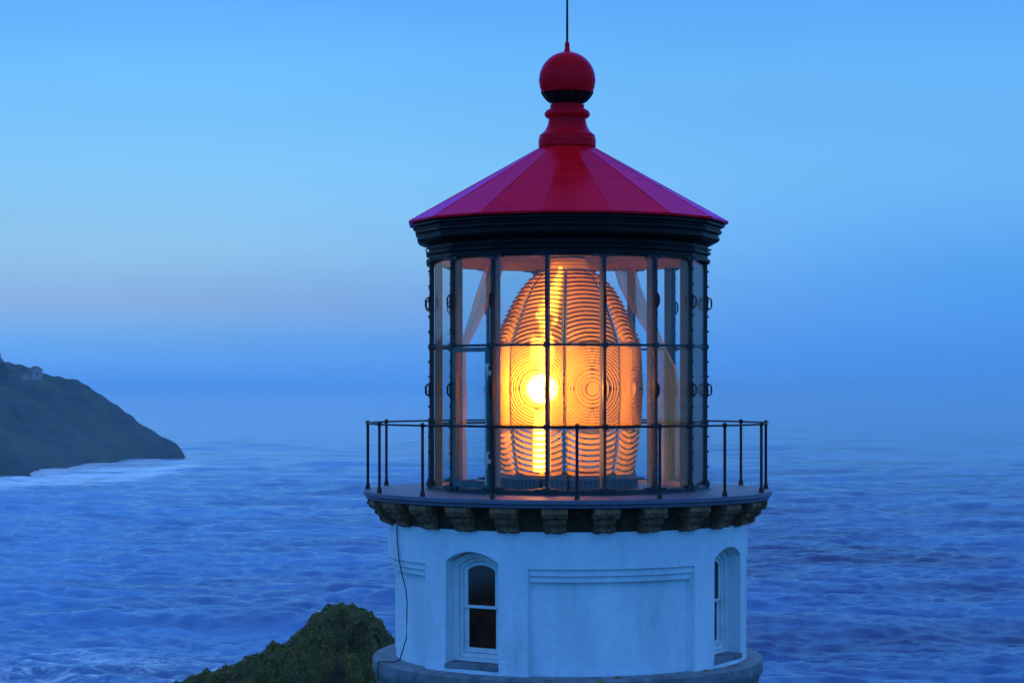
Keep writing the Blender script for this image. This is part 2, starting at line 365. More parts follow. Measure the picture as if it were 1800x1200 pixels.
    cr = math_n(t, 'MULTIPLY', crz.outputs[0], math_n(t, 'SUBTRACT', math_n(t, 'MULTIPLY', n4, 3.2), 1.1, clamp=True), clamp=True)
    f_all = math_n(t, 'MAXIMUM', math_n(t, 'ADD', math_n(t, 'MULTIPLY', fo.outputs[0], .0), math_n(t, 'MULTIPLY', cr, .3)), math_n(t, 'MAXIMUM', shn, math_n(t, 'MULTIPLY', f5, .85)))
    mm = N(t, 'ShaderNodeMix', data_type='RGBA'); t.links.new(f_all, mm.inputs[0]); t.links.new(c.outputs[0], mm.inputs[6]); mm.inputs[7].default_value = (.82, .9, .95, 1)
    t.links.new(mm.outputs[2], b.inputs['Base Color'])
    # bay's side coloured paler for the light there, besides water stirred by surf
    tb = N(t, 'ShaderNodeMapRange', interpolation_type='SMOOTHSTEP'); t.links.new(sp.outputs[0], tb.inputs[0]); tb.inputs[1].default_value = 120; tb.inputs[2].default_value = -260; tb.inputs[4].default_value = .6
    mc = N(t, 'ShaderNodeMix', data_type='RGBA'); t.links.new(math_n(t, 'ADD', math_n(t, 'MULTIPLY', fo.outputs[0], .22), cr, clamp=True), mc.inputs[0]); t.links.new(c.outputs[0], mc.inputs[6]); mc.inputs[7].default_value = (.11, .38, .7, 1)
    m2 = N(t, 'ShaderNodeMix', data_type='RGBA'); t.links.new(math_n(t, 'MULTIPLY', tb.outputs[0], math_n(t, 'MULTIPLY', streak, 1.6), clamp=True), m2.inputs[0]); t.links.new(mc.outputs[2], m2.inputs[6]); m2.inputs[7].default_value = (.14, .42, .72, 1)
    t.links.new(m2.outputs[2], mm.inputs[6])
    b.inputs['Roughness'].default_value = .13; b.inputs['IOR'].default_value = 1.33
    rp = nz_(.45, (.6, 1, 1), 6, .65, .2)
    bp = N(t, 'ShaderNodeBump'); bp.inputs['Distance'].default_value = .55; bp.inputs['Strength'].default_value = 1; t.links.new(rp, bp.inputs['Height']); t.links.new(bp.outputs[0], b.inputs['Normal'])
    me.materials.append(m_)
    # the rest of the water, one sheet a little lower, reaching past the horizon on every side
    mb = MB(); mb.add([(-29000, -280, -4), (29000, -280, -4), (29000, 44000, -4), (-29000, 44000, -4)], [(0, 1, 2, 3)])
    o2 = build(mb, 'water', m_, recalc=False); structure(o2)
make_sea()

# ------------------------------------------------------------------ headland across the bay
def make_headland():
    cy_ = np.array([200, 700, 1000, 1200, 1330, 1378, 1412, 1470, 1540, 1620, 1691, 1740, 1785, 1812, 1840, 1900, 2000, 2200])
    cx_ = np.array([-900, -640, -500, -420, -362, -346, -330, -345, -341, -336, -327, -304, -283, -292, -330, -450, -700, -1300])
    pu = np.array([0, 3, 9, 26, 43, 62, 82, 101, 118, 135, 152, 200, 300, 500, 900])
    pz = np.array([-3, 5, 13.4, 25.5, 36.7, 49.8, 59.6, 66.9, 71.7, 75.6, 79.5, 88, 96, 100, 102])
    ds = np.concatenate([np.arange(480, 1148, 12.0), np.arange(1150, 2000, 4.0)]); us = np.concatenate([np.arange(-8, 200, 2.6), np.arange(202, 700, 12)])
    vs = []; n, m = len(ds), len(us)
    for d in ds:
        c = np.interp(d, cy_, cx_)
        for u in us:
            z = np.interp(u, pu, pz) if u > 0 else -3 + u * .5
            x, y = CX + c - u, d - D
            k = min(1, max(0, u / 42))
            z += k * (5.5 * noise.fractal(Vector((x/60, y/60, 0)), 1, 2, 5) - 8 * abs(noise.noise(Vector((x/22 + 9, y/34, 1)))) + 2.6 * noise.noise(Vector((x/8, y/8, 5))) + 6*(.35 - noise.voronoi(Vector((x/26, y/34, 3)))[0][0]) + 2.5*(.35 - noise.voronoi(Vector((x/9, y/11, 3)))[0][0]))
            # the crest stays on the line of the far ridge
            vs.append((x + 6*noise.noise(Vector((x/30, y/30, 7)))*k, y, z))
    fs = [(i*m+j, (i+1)*m+j, (i+1)*m+j+1, i*m+j+1) for i in range(n-1) for j in range(m-1)]
    mb = MB(); mb.add(vs, fs, True)
    o = build(mb, 'headland', 'headland'); structure(o)
make_headland()
def hl_pt(px, y, d): return CX + (px-900)/F*d, d - D, EYE + (680-y)/F*d

# keeper's hut on the far ridge
def hut():
    x, y, z = hl_pt(62, 661, 1722)
    h = root('hut', 'small pale gabled hut on the ridge of the dark headland across the bay', 'hut', (x, y, z - 3))
    z0 = z - 3
    mb = MB(); W, L, H = 4.2, 6.5, 8.3
    m = Matrix.Translation((x, y, 0)) @ Matrix.Rotation(R(28), 4, 'Z')
    mb.prism([(-W, z0), (W, z0), (W, z0+H), (0, z0+H+2.6), (-W, z0+H)], -L, L, m); build(mb, 'wall', 'house_wall', h)
    mb = MB()
    for sgn in (-1, 1):
        mb.prism([(0, z0+H+2.7), (sgn*(W+.8), z0+H-.4), (sgn*(W+.8), z0+H+.1), (0, z0+H+3.2)], -L-.5, L+.5, m)
    build(mb, 'roof', 'house_roof', h)
    mb = MB(); mb.box(-1.2, 1.0, -L-.12, -L-.02, z0+4, z0+6.4, m); build(mb, 'window', 'dark_pane', h)
    mb = MB(); mb.box(-11, -4.3, -3, 4, z0, z0+4.6, m); build(mb, 'annex', 'house_wall', h)
    mb = MB(); mb.prism([(-11.4, z0+4.6), (-4.2, z0+6.3), (-4.2, z0+6.8), (-11.4, z0+5.1)], -3.4, 4.4, m); build(mb, 'annex_roof', 'house_roof', h)
hut()
def spruce(px, y, d, h, label):
    x, yy, z = hl_pt(px, y, d); z0 = z - h
    t = root('spruce_tree', label, 'tree', (x, yy, z0), 'spruce trees on the headland crest')
    mb = MB(); mb.tube([(x, yy, z0-2), (x, yy, z0+h*.95)], [.5, .08], 7); build(mb, 'trunk', 'bark', t)
    mb = MB()
    for k in range(1500):
        f = random.random() ** .8; zz = z0 + h*(.08 + .92*f); rad = (1-f)*h*.36*(.6+.5*random.random()); a = random.uniform(0, 2*PI)
        c = Vector((x + rad*cos(a)*.7, yy + rad*sin(a)*.7, zz)); dr = Vector((cos(a), sin(a), -.35)) * (.5 + 1.4*(1-f)); sd = Vector((-sin(a), cos(a), random.uniform(-.2, .2))) * (.35+.5*(1-f))
        mb.add([c - sd, c + sd, c + dr + sd*.2, c + dr - sd*.2 + Vector((0, 0, .3))], [(0, 1, 2, 3)])
    build(mb, 'crown', 'needles', t, recalc=False)
for a in ((-2, 617, 1700, 26, 'tallest dark spruce at the left edge on the headland crest'), (5, 633, 1706, 15, 'shorter dark spruce right of the tallest one on the headland crest'),
          (-14, 606, 1712, 26, 'leftmost dark spruce on the headland crest')): spruce(*a)
def bushes():
    mb = MB(); tip = [(10, 648), (40, 653), (80, 661), (110, 670), (150, 685), (190, 705), (228, 731), (265, 755)]
    xs = [t_[0] for t_ in tip]; ys = [t_[1] for t_ in tip]
    for k in range(2600):
        px = 8 + 250*random.random()**1.5; d = random.uniform(1735, 1765); y0 = np.interp(px, xs, ys) + 3
        if 42 < px < 78: y0 += 2
        cl = noise.noise(Vector((px/9, 3, 0)))
        hgt = max(.4, 2.6 + 4*cl) * (1 - .5*px/260)
        x, y, z = hl_pt(px, y0, d); z += random.uniform(-2, hgt)
        s_ = random.uniform(.3, .8); v = [Vector((x, y, z)) + Vector([random.uniform(-1, 1)*s_ for _ in range(3)]) for _ in range(3)]
        mb.add(v, [(0, 1, 2)])
    o = build(mb, 'shrubs', 'needles', recalc=False); o['kind'] = 'stuff'; o['label'] = 'low dark scrub along the crest of the headland'; o['category'] = 'scrub'
bushes()

# ------------------------------------------------------------------ ground of the near headland (below the picture's edge)
def make_ground():
    xs = np.linspace(-75, 75, 120); ys = np.linspace(-62, 75, 110); vs = []
    for y in ys:
        for x in xs:
            z = GZ
            if y < -8: z += min(1, (-8 - y) / 19) * 4.5
            r = math.hypot(x*.9, y - 2)
            e = 38 + 6*noise.noise(Vector((x/18, y/18, 0)))
            if y < 0: e += 14
            if r > e: z -= (r - e) ** 1.35 * 1.1
            z += .5*noise.fractal(Vector((x/6, y/6, 2)), 1, 2, 4) * min(1, max(0, (r-5)/5)) - .25
            if y < -8 and abs(x - CX) < 3: z = min(z, 60.4)
            vs.append((x, y, max(z, -6)))
    n, m = len(ys), len(xs)
    mb = MB(); mb.add(vs, [(i*m+j, i*m+j+1, (i+1)*m+j+1, (i+1)*m+j) for i in range(n-1) for j in range(m-1)], True)
    structure(build(mb, 'ground', 'grass'))
make_ground()

# mossy rock knoll behind the tower
def make_rock():
    d0 = 66.0; k = F/d0
    tip = [(250, 1225), (305, 1200), (340, 1187), (395, 1172), (430, 1156), (470, 1138), (505, 1131), (520, 1110), (545, 1086), (570, 1069), (600, 1062), (630, 1067), (655, 1080), (672, 1100), (690, 1122), (760, 1150), (860, 1190), (900, 1225)]
    xs = [CX + (p[0]-900)/k for p in tip]; zz = [EYE + (680-p[1])/k for p in tip]
    nx, ny = 300, 110
    X = np.linspace(xs[0]-.6, xs[-1]+.6, nx); V = np.linspace(-6.5, 5.5, ny)
    def H(x, v):
        a = max(0, abs(v) - .35)
        z = float(np.interp(x, xs, zz)) - (.16*a**1.75 if v < 0 else .3*a**1.8)
        lump = .9*noise.fractal(Vector((x*.9, v*.9, 3)), 1, 2.1, 5)
        z += lump*min(1, a*.5) + .07*noise.noise(Vector((x*5, v*5, 1))) + .2*noise.noise(Vector((x*2.3, v*2.3, 8))) + .2*(noise.voronoi(Vector((x*1.5, v*1.5, 2)))[0][0] - .35) - .16 + .12*(noise.voronoi(Vector((x*4, v*4, 6)))[0][0] - .35) - .34*abs(noise.noise(Vector((x*1.7+5, v*1.7, 4)))) + .08
        return z
    vs = [(x, d0 - D + v, H(x, v)) for v in V for x in X]
    mb = MB(); mb.add(vs, [(i*nx+j, i*nx+j+1, (i+1)*nx+j+1, (i+1)*nx+j) for i in range(ny-1) for j in range(nx-1)], True)
    bx_ = sum(xs)/len(xs)
    rk = root('rock', 'moss covered rocky knoll rising out of the bottom edge left of the tower', 'rock', (bx_, d0 - D, GZ))
    build(mb, 'stone', 'rock', rk)
    for nm, mm_, cnt, off in (('moss', 'moss', 15000, 0), ('lichen', 'moss_gold', 13000, 11)):
        mb = MB()
        c_ = 0
        while c_ < cnt:
            x = random.uniform(X[0], X[-1]); v = random.uniform(-4.5, 1.2)
            pn = noise.noise(Vector((x*.7+off, v*.7, off))) + .5*noise.noise(Vector((x*2.6, v*2.6, off)))
            top = (x - CX)*k + 900
            bias = .18 if nm == 'moss' and top < 520 else (.34 if nm == 'lichen' and top > 510 else -.16)
            if pn*1.5 + bias < random.uniform(-.05, .35): 
                if random.random() < .8: c_ += .15; continue
            z = H(x, v) + random.uniform(-.02, .05); s_ = random.uniform(.014, .042)
            nrm = Vector((random.uniform(-1, 1), random.uniform(-1, .6), random.uniform(.2, 1))).normalized(); u = nrm.orthogonal().normalized()*s_; w_ = nrm.cross(u)
            c = Vector((x, d0 - D + v, z))
            mb.add([c - u, c + w_*.7, c + u*1.1, c - w_*.7], [(0, 1, 2, 3)]); c_ += 1
        o = build(mb, nm, mm_, rk, recalc=False); o['kind'] = 'stuff'
    # a bare slab among the moss
    mb = MB(); xs_ = CX + (590-900)/k; v_ = -2.2
    sl = []
    for i_ in range(9):
        a = 2*PI*i_/9; sl.append((xs_ + .36*cos(a)*(1 + .2*sin(3*a)), d0 - D + v_ + .2*sin(a)))
    zb_ = EYE + (680-1152)/F*(d0+v_)
    vs_ = [(x, y, zb_ - .35) for x, y in sl] + [(x, y - .04, zb_ + .1 + .05*sin(5*x)) for x, y in sl]
    mb.add(vs_, [tuple(range(9, 18))] + [(i_, (i_+1) % 9, 9 + (i_+1) % 9, 9 + i_) for i_ in range(9)]); build(mb, 'bare_slab', 'ledge', rk)
    # a few stems standing up from the crest
    mb = MB()
    for px in (352, 398, 452, 470, 506, 545, 562, 640, 644, 668):
        x = CX + (px-900)/k; z = H(x, 0)
        for j in range(3): mb.tube([(x, d0-D, z-.05), (x+random.uniform(-.05, .05), d0-D, z+.08), (x+random.uniform(-.12, .12), d0-D, z+random.uniform(.12, .2))], [.012, .01, .004], 5)
    build(mb, 'grass_stems', 'moss', rk)['kind'] = 'stuff'
make_rock()

# ------------------------------------------------------------------ the lighthouse
LH = root('lighthouse', 'white round lighthouse with a lit glass lantern room and red faceted roof', 'lighthouse', (0, 0, GZ))
NV, A0 = 16, -9.5                                   # sixteen sides, one corner 9.5 degrees left of the camera
ZL = zs(1146)                                       # top of the lower stone ledge
def boolean(base, cutters):
    b = bpy.data.objects.new('tmp', base); col.objects.link(b); tmp = [b]
    for c in cutters:
        o = bpy.data.objects.new('cut', c); col.objects.link(o); tmp.append(o)
        md = b.modifiers.new('b', 'BOOLEAN'); md.object = o; md.operation = 'DIFFERENCE'; md.solver = 'EXACT'
    dg = bpy.context.evaluated_depsgraph_get(); dg.update()
    me = bpy.data.meshes.new_from_object(b.evaluated_get(dg))
    for o in tmp: bpy.data.objects.remove(o)
    return me
WR = q(315)
mb = MB(); mb.lathe([(WR, ZL - .3), (WR, zs(912)), (1.6, zs(912)), (1.6, ZL - .3)], 192, closed=True); tw = mb.mesh('t'); fixn(tw)
cuts = []
def arch(hw, zb, zt, rise, n=12, zflat=False):
    pts = [(-hw, zb), (hw, zb)]
    rad = (hw*hw + rise*rise) / (2*rise); a = math.asin(min(1, hw/rad)); zc = zt - rad
    pts += [(rad*sin(a - 2*a*i/n), zc + rad*cos(a - 2*a*i/n)) for i in range(n+1)]
    return pts
WIN = [-31.5 + 90*k for k in range(4)]; PAN = [13.5 + 90*k for k in range(4)]
for c in PAN:
    for top, dep, sh in ((973, .03, 0), (984, .058, .25), (994, .115, .5)):
        mb = MB(); mb.lathe([(WR - dep, ZL - .6), (WR + .4, ZL - .6), (WR + .4, zs(top)), (WR - dep, zs(top))], 48, closed=True, a0=c - 26.6 + sh, a1=c + 26.6 - sh); me = mb.mesh('c'); fixn(me); cuts.append(me)
NB = 2.09
for c in WIN:
    mrot = Matrix.Rotation(R(c), 4, 'Z')
    mb = MB(); mb.prism(arch(.385, zs(1140), zs(948), .13), -3.2, -NB, mrot); me = mb.mesh('c'); fixn(me); cuts.append(me)
tw = boolean(tw, cuts)
for v in tw.vertices: v.co.z -= GZ
tw.materials.clear(); tw.materials.append(M['white_wall'])
tw.polygons.foreach_set('use_smooth', [True]*len(tw.polygons)); sharp(tw, 20)
o = bpy.data.objects.new('tower_wall', tw); col.objects.link(o); o.parent = LH
mb = MB(); mb.lathe([(WR + .16, GZ - .6), (WR + .14, zs(1190)), (WR + .02, zs(1188)), (WR+.02, zs(1170))], 96); build(mb, 'lower_wall', 'white_wall', LH)
mb = MB()
mb.lathe([(1.9, ZL - .02), (WR + .01, ZL), (q(336), ZL - .006), (q(341), ZL - .03), (q(342), ZL - .12), (q(341), ZL - .2), (q(337), ZL - .24), (q(334), ZL - .34), (WR - .05, ZL - .36)], 128)
build(mb, 'stone_ledge', 'ledge', LH)

def tower_window(c, src=None):
    if src: return dup(src, R(c))
    y0 = -NB
    mb = MB()
    mb.ringprism(arch(.383, zs(1130), zs(950), .13), arch(.305, zs(1124), zs(959), .11), y0 - .10, y0 - .002)
    mb.ringprism(arch(.304, zs(1123.5), zs(959.5), .11), arch(.262, zs(1117), zs(965), .10), y0 - .065, y0 - .003)
    wdw = build(mb, 'tower_window', 'white_wood', LH)
    for nm, zb, zt, ri, pr in (('upper_sash', 1043, 966, .09, .05), ('lower_sash', 1116, 1037, .0005, .028)):
        mb = MB(); mb.ringprism(arch(.26, zs(zb), zs(zt), ri), arch(.2, zs(zb - (5 if nm[0] == 'u' else 8)), zs(zt + (6 if nm[0] == 'u' else 5)), max(.0005, ri*.7)), y0 - pr, y0 - pr + .02)
        build(mb, nm, 'white_wood', wdw, origin=(0, 0, GZ))
        mb = MB(); mb.prism(arch(.205, zs(zb - 4), zs(zt + 4), max(.0005, ri*.7)), y0 - pr + .008, y0 - pr + .012)
        build(mb, 'sash_glass', 'dark_pane', wdw, origin=(0, 0, GZ))
    mb = MB(); mb.prism([(-.4, zs(1139)), (.38, zs(1139)), (.38, zs(1131)), (-.38, zs(1131))], y0 - .3, y0 - .004); build(mb, 'sill', 'ledge', wdw, origin=(0, 0, GZ))
    wdw.rotation_euler = (0, 0, R(c)); return wdw
w0 = tower_window(WIN[0])
for c in WIN[1:]: tower_window(c, w0)

# gallery: stone corbels and deck
mb = MB(); mb.lathe(P([(316, 912.5), (318, 910), (319, 896), (321, 888), (321, 873)]), 128); build(mb, 'corbel_course', 'dark_stone', LH)
NC = 26
def corbel(seed):
    rnd = random.Random(seed); mb = MB()
    for (pts, hw) in ((P([(316, 873.5), (349, 873.5), (350, 882), (345, 890), (316, 890)]), q(20.5)), (P([(316, 890.5), (338, 890.5), (337, 898), (328, 905), (327, 912), (316, 915)]), q(17.5))):
        n = 7; vs = []
        for i in range(n+1):
            x = -hw + 2*hw*i/n
            for (r_, z_) in pts:
                e = .012
                vs.append((x + rnd.uniform(-e, e), -r_ + (rnd.uniform(-e, e) if r_ > q(318) else 0), z_ + rnd.uniform(-e, e)*.8))
        m = len(pts)
        fs = [(i*m+k, (i+1)*m+k, (i+1)*m+(k+1) % m, i*m+(k+1) % m) for i in range(n) for k in range(m)] + [tuple(range(m)), tuple(n*m+k for k in range(m-1, -1, -1))]
        mb.add(vs, fs)
    return mb
cb = [build(corbel(s), 'corbel', 'stone', LH) for s in range(4)]
for k in range(NC):
    a = R(-4.9 + 360/NC*k)
    if k < 4: cb[k].rotation_euler = (0, 0, a)
    else: dup(cb[(k*7) % 4], a)
mb = MB()
mb.lathe([(0, zs(858.5))] + P([(240, 858), (352, 858.6), (357, 859.5), (357.5, 866), (353, 867), (353, 872.5), (310, 873)]) + [(0, zs(873))], 160)
build(mb, 'gallery_deck', 'deck', LH)

# railing
RR = q(350)
mb = MB(); mb.tube([(RR*sin(R(a)), -RR*cos(R(a)), zs(743)) for a in np.arange(0, 360, 3)], .0125, 8, closed=True); rail = build(mb, 'railing', 'iron', LH)
mb = MB()
mb.tube([(0, -RR, zs(862)), (0, -RR, zs(742))], .019, 8)
mb.lathe([(0, zs(738)), (.018, zs(738.8)), (.03, zs(741)), (.03, zs(744)), (.02, zs(746.5)), (.018, zs(749))], 12, centre=(0, -RR)); mb.lathe([(.019, zs(849)), (.032, zs(853)), (.036, zs(861))], 12, centre=(0, -RR))
p0 = build(mb, 'railing_post', 'iron', rail, origin=(0, 0, GZ)); p0.rotation_euler = (0, 0, R(1))
for k in range(1, 16): dup(p0, R(1 + 22.5*k), rail)

# lantern: curb, corner posts, glazing bars, panes
RV = 243
mb = MB(); mb.lathe(P([(236, 849), (247, 849), (249, 851), (249, 855), (253, 856), (254, 859.5), (232, 859.5)]), 16, A0, smooth=False); build(mb, 'lantern_curb', 'teal_frame', LH)
mb = MB(); mb.lathe(P([(234, 851), (222, 851), (222, 860)]), 16, A0, smooth=False); build(mb, 'inner_curb', 'cream', LH)
for y in (610.5, 745.5):
    mb = MB(); mb.lathe([(q(RV-5), zs(y+2)), (q(RV+1.5), zs(y+2)), (q(RV+1.5), zs(y-2)), (q(RV-5), zs(y-2))], 16, A0, smooth=False, closed=True); build(mb, 'glazing_bar', 'teal_frame', LH)
mb = MB()
mb.box(-q(2.5), q(2.5), -q(RV+3), -q(RV-4), zs(851), zs(462))
for y in (463, 849):
    mb.box(-q(19), q(19), -q(RV+5.5), -q(RV-6), zs(y+2.2), zs(y-2.2)); mb.box(-q(6), q(6), -q(RV+7), -q(RV-6), zs(y+4), zs(y-4))
for y in (610.5, 745.5): mb.box(-q(5), q(5), -q(RV+4.5), -q(RV-6), zs(y+4.5), zs(y-4.5))
for y in range(480, 845, 26): mb.lathe([(q(2.4), zs(y+1.5)), (q(2.4), zs(y-1.5))], 6, centre=(0, -q(RV+3.5)))
ml = build(mb, 'corner_post', 'teal_frame', LH)
mb = MB(); mb.box(-q(3), q(3), -q(RV-7), -q(RV-19), zs(850), zs(461)); build(mb, 'inner_fin', 'fin_paint', ml, origin=(0, 0, GZ))
for y in (535.5, 685):
    mb = MB(); r0, r1 = q(RV+2), q(RV+10); h = q(9)
    mb.tube([(0, -r0, zs(y)+h), (0, -r1+.02, zs(y)+h), (0, -r1, zs(y)+h-.025), (0, -r1, zs(y)-h+.025), (0, -r1+.02, zs(y)-h), (0, -r0, zs(y)-h)], .0115, 8)
    mb.box(-q(2.6), q(2.6), -q(RV+4.5), -q(RV+2), zs(y)-h-.03, zs(y)+h+.03)
    build(mb, 'grab_handle', 'iron', ml, origin=(0, 0, GZ))
ml.rotation_euler = (0, 0, R(A0))
for k in range(1, NV): dup(ml, R(A0 + 22.5*k))
hw = q(RV) * sin(R(11.25)); ap = q(RV) * cos(R(11.25))
DOOR = 14                                           # bay between the corners at -54.5 and -32 degrees
panes = []
for (ya, yb) in ((612.5, 464), (743.5, 612.5), (848.5, 747.5)):
    mb = MB(); mb.box(-hw + .03, hw - .03, -ap + .008, -ap + .016, zs(ya) + .002, zs(yb) - .002)
    panes.append(build(mb, 'glass_pane', 'glass', LH)); panes[-1].rotation_euler = (0, 0, R(A0 + 11.25))
for k in range(1, NV):
    for i in range(3):
        if k == DOOR and i > 0: continue
        dup(panes[i], R(A0 + 11.25 + 22.5*k))
# the lantern door
mb = MB(); x0, x1 = -hw + .03, hw - .03; z0, z1 = zs(848), zs(614)
fr = .06
poly = lambda a, b, c, d: [(a, c), (b, c), (b, d), (a, d)]
mb.ringprism(poly(x0, x1, z0, z1), poly(x0+fr, x1-fr-.02, z0+.09, z1-.055), -ap - .03, -ap + .03)
mb.box(x0+fr-.005, x1-fr-.015, -ap-.02, -ap+.02, zs(747.5), zs(743.5))
dr = build(mb, 'lantern_door', 'door_teal', LH)
for (ya, yb) in ((842-6, 748), (743, 622)):
    mb = MB(); mb.box(x0+fr-.01, x1-fr-.01, -ap-.004, -ap+.004, zs(ya) - .003, zs(yb) + .003); build(mb, 'door_pane', 'glass', dr, origin=(0, 0, GZ))
for y in (657, 803):
    mb = MB(); mb.box(x1-.075, x1+.03, -ap-.045, -ap-.032, zs(y+4), zs(y-4)); mb.tube([(x1-.02, -ap-.05, zs(y+14)), (x1-.02, -ap-.05, zs(y-14))], .014, 8)
    mb.box(x1-.05, x1+.01, -ap-.047, -ap-.033, zs(y-12), zs(y-16)); build(mb, 'hinge', 'cream', dr, origin=(0, 0, GZ))
mb = MB(); mb.tube([(x0+.035, -ap-.03, zs(700)), (x0+.035, -ap-.08, zs(698)), (x0+.035, -ap-.08, zs(676)), (x0+.035, -ap-.03, zs(674))], .011, 8); build(mb, 'door_handle', 'iron', dr, origin=(0, 0, GZ))
mb = MB(); mb.tube([(x1-.035, -ap-.06, zs(843)), (x1-.035, -ap-.06, zs(640))], .008, 6); build(mb, 'bolt_rod', 'cream', dr, origin=(0, 0, GZ))
dr.rotation_euler = (0, 0, R(A0 + 11.25 + 22.5*DOOR))

# cornice, roof, ventilator
mb = MB(); mb.lathe(P([(232, 458), (243, 462), (251, 463.5), (251, 460), (247, 458.5), (246, 452), (252, 450.5), (252, 447), (247, 445.5), (247, 437), (249, 434.5), (264, 429), (268, 425), (265.5, 419), (265, 416), (271, 414.5), (271, 410), (268, 408), (268, 404.5), (276, 403), (276, 399), (273, 397.5), (279, 396.5)]), 16, A0, smooth=False)
build(mb, 'cornice', 'black_paint', LH)
mb = MB(); mb.lathe(P([(226, 850), (226, 851)]) and P([(236, 464), (226, 464), (226, 449), (235, 447)]), 16, A0, smooth=False); build(mb, 'inner_lintel', 'ceiling', LH)
mb = MB(); mb.lathe([(0, zs(440))] + P([(60, 441), (230, 450)]), 16, A0, smooth=False); build(mb, 'ceiling', 'ceiling', LH)
mb = MB(); mb.lathe(P([(277, 396.8), (282.5, 396.8), (282.5, 393.2), (277, 390.2), (164, 326.6), (162, 325.2), (49, 261)]), 16, A0, smooth=False)
# standing seams along the hips
for k in range(NV):
    a = R(A0 + 22.5*k); e = Vector((sin(a), -cos(a), 0)); mb.tube([e*q(281) + Vector((0, 0, zs(392.6))), e*q(50) + Vector((0, 0, zs(261.4)))], .0045, 6)
build(mb, 'roof', 'red', LH)
for k in range(3):
    pass
mb = MB(); mb.lathe(P([(46, 262), (50.5, 258), (50.5, 245), (49, 243.5), (49, 239), (46.5, 236.5), (40, 231), (35, 222), (32.5, 212), (33, 208.5), (37, 207), (40, 203), (40, 199.5), (37, 195), (32, 192.5), (30, 191), (30, 185), (26, 183)]), 64)
build(mb, 'ventilator_neck', 'red_ball', LH)
BR, BC = 49.5, 141
def sph(a): return (BR*sin(a), BC - BR*cos(a))
mb = MB(); mb.lathe(P([(48.8, 143.2), (49.8, 143.2), (49.9, 141.8)] ) + P([sph(R(a)) for a in range(88, 4, -4)]), 64); mb.lathe(P([sph(R(a)) for a in (117, 112, 107, 102, 97, 93)]), 64)
mb.lathe(P([(46, 163.5), (46.5, 161.5), (45, 160)]), 64)
ball = build(mb, 'ventilator_ball', 'red_ball', LH)
mb = MB(); mb.lathe(P([sph(R(a)) for a in (118, 124, 130, 136, 142)] + [(24, 184)]), 64)
vt = build(mb, 'vent_bowl', 'black_paint', LH)
mb = MB(); pts = []
for g_ in (118, 124, 130, 136, 142): r_, y_ = sph(R(g_)); pts.append((0, -(q(r_)+.006), zs(y_)))
mb.tube(pts, .011, 6); vr_ = build(mb, 'vent_rib', 'iron', vt, origin=(0, 0, GZ)); vr_.rotation_euler = (0, 0, R(12))
for k in range(1, 14): dup(vr_, R(12 + 360/14*k), vt)
mb = MB(); mb.lathe(P([(8, 93), (5, 89), (4.2, 84), (4.2, 76), (3, 74.5), (0.1, 74.5)]), 20); build(mb, 'rod_socket', 'red_ball', LH)
mb = MB(); mb.tube([(0, 0, zs(76)), (0, 0, zs(-70))], [.017, .013], 10); build(mb, 'lightning_rod', 'iron', LH)

# ------------------------------------------------------------------ the lens and its lamp
LN = root('fresnel_lens', 'large beehive shaped prism lens glowing orange inside the lantern room', 'lens', (0, 0, zs(858)))
LO = (0, 0, zs(858))
py_ = np.array([477, 483, 490, 507, 531, 557, 580, 602, 610, 683, 748, 752, 790, 832])
pr_ = np.array([44, 54, 64, 79, 93, 105, 115, 123.5, 126, 128.5, 126, 124, 120, 112])
ZF = zs(683)
def lens_panel():
    ys = np.arange(477, 832.1, .8); ncol = 120; vs = []; keep = []; dark = []; dk = []
    tan = math.tan(R(22.5))
    for y in ys:
        r = float(np.interp(y, py_, pr_)) * .99 - 5
        for j in range(ncol+1):
            s_ = -1 + 2*j/ncol; u = s_*r*tan*.985; v = y - 683; u0 = u; rho = math.hypot(u, v)
            if 609 < y < 749:
                pitch = 6.4 if rho < 34 else 4.9; ph = (rho/pitch) % 1; saw = 3.0*(1-ph) if rho > 12 else 3.0 + .9*(1 - (rho/12)**2)*2
                cut = False
            elif y <= 609: ph = (rho/7.4) % 1; saw = 7.0*(1-ph); cut = False
            else: ph = (rho/9.6) % 1; saw = 6.0*(1-ph) ; cut = ph > .74
            if not 609 < y < 749: u = u0 * (.90 + .085*(saw/7))
            # panel bows gently outward across its width
            bow = r*(1/math.sqrt(1 + (s_*tan)**2) - cos(R(22.5))) * .2
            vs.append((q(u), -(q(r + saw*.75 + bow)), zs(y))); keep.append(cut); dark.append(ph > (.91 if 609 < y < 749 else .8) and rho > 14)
    n = len(ys); m = ncol+1; fs = []
    for i in range(n-1):
        for j in range(ncol):
            a = i*m+j; ids = (a, a+1, a+m+1, a+m)
            if sum(keep[t] for t in ids) >= 2: continue
            if 606.5 < ys[i] < 609.5 or 748.5 < ys[i] < 751.5: continue
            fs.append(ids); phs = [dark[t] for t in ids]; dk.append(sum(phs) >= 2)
    mb = MB(); mb.add(vs, fs); return mb, dk
LA0 = -26.5
def inner_panel():
    mb = MB(); return mb
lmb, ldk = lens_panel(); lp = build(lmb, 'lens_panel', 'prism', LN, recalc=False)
lp.data.materials.append(M['putty']); lp.data.polygons.foreach_set('material_index', [int(d_) for d_ in ldk])
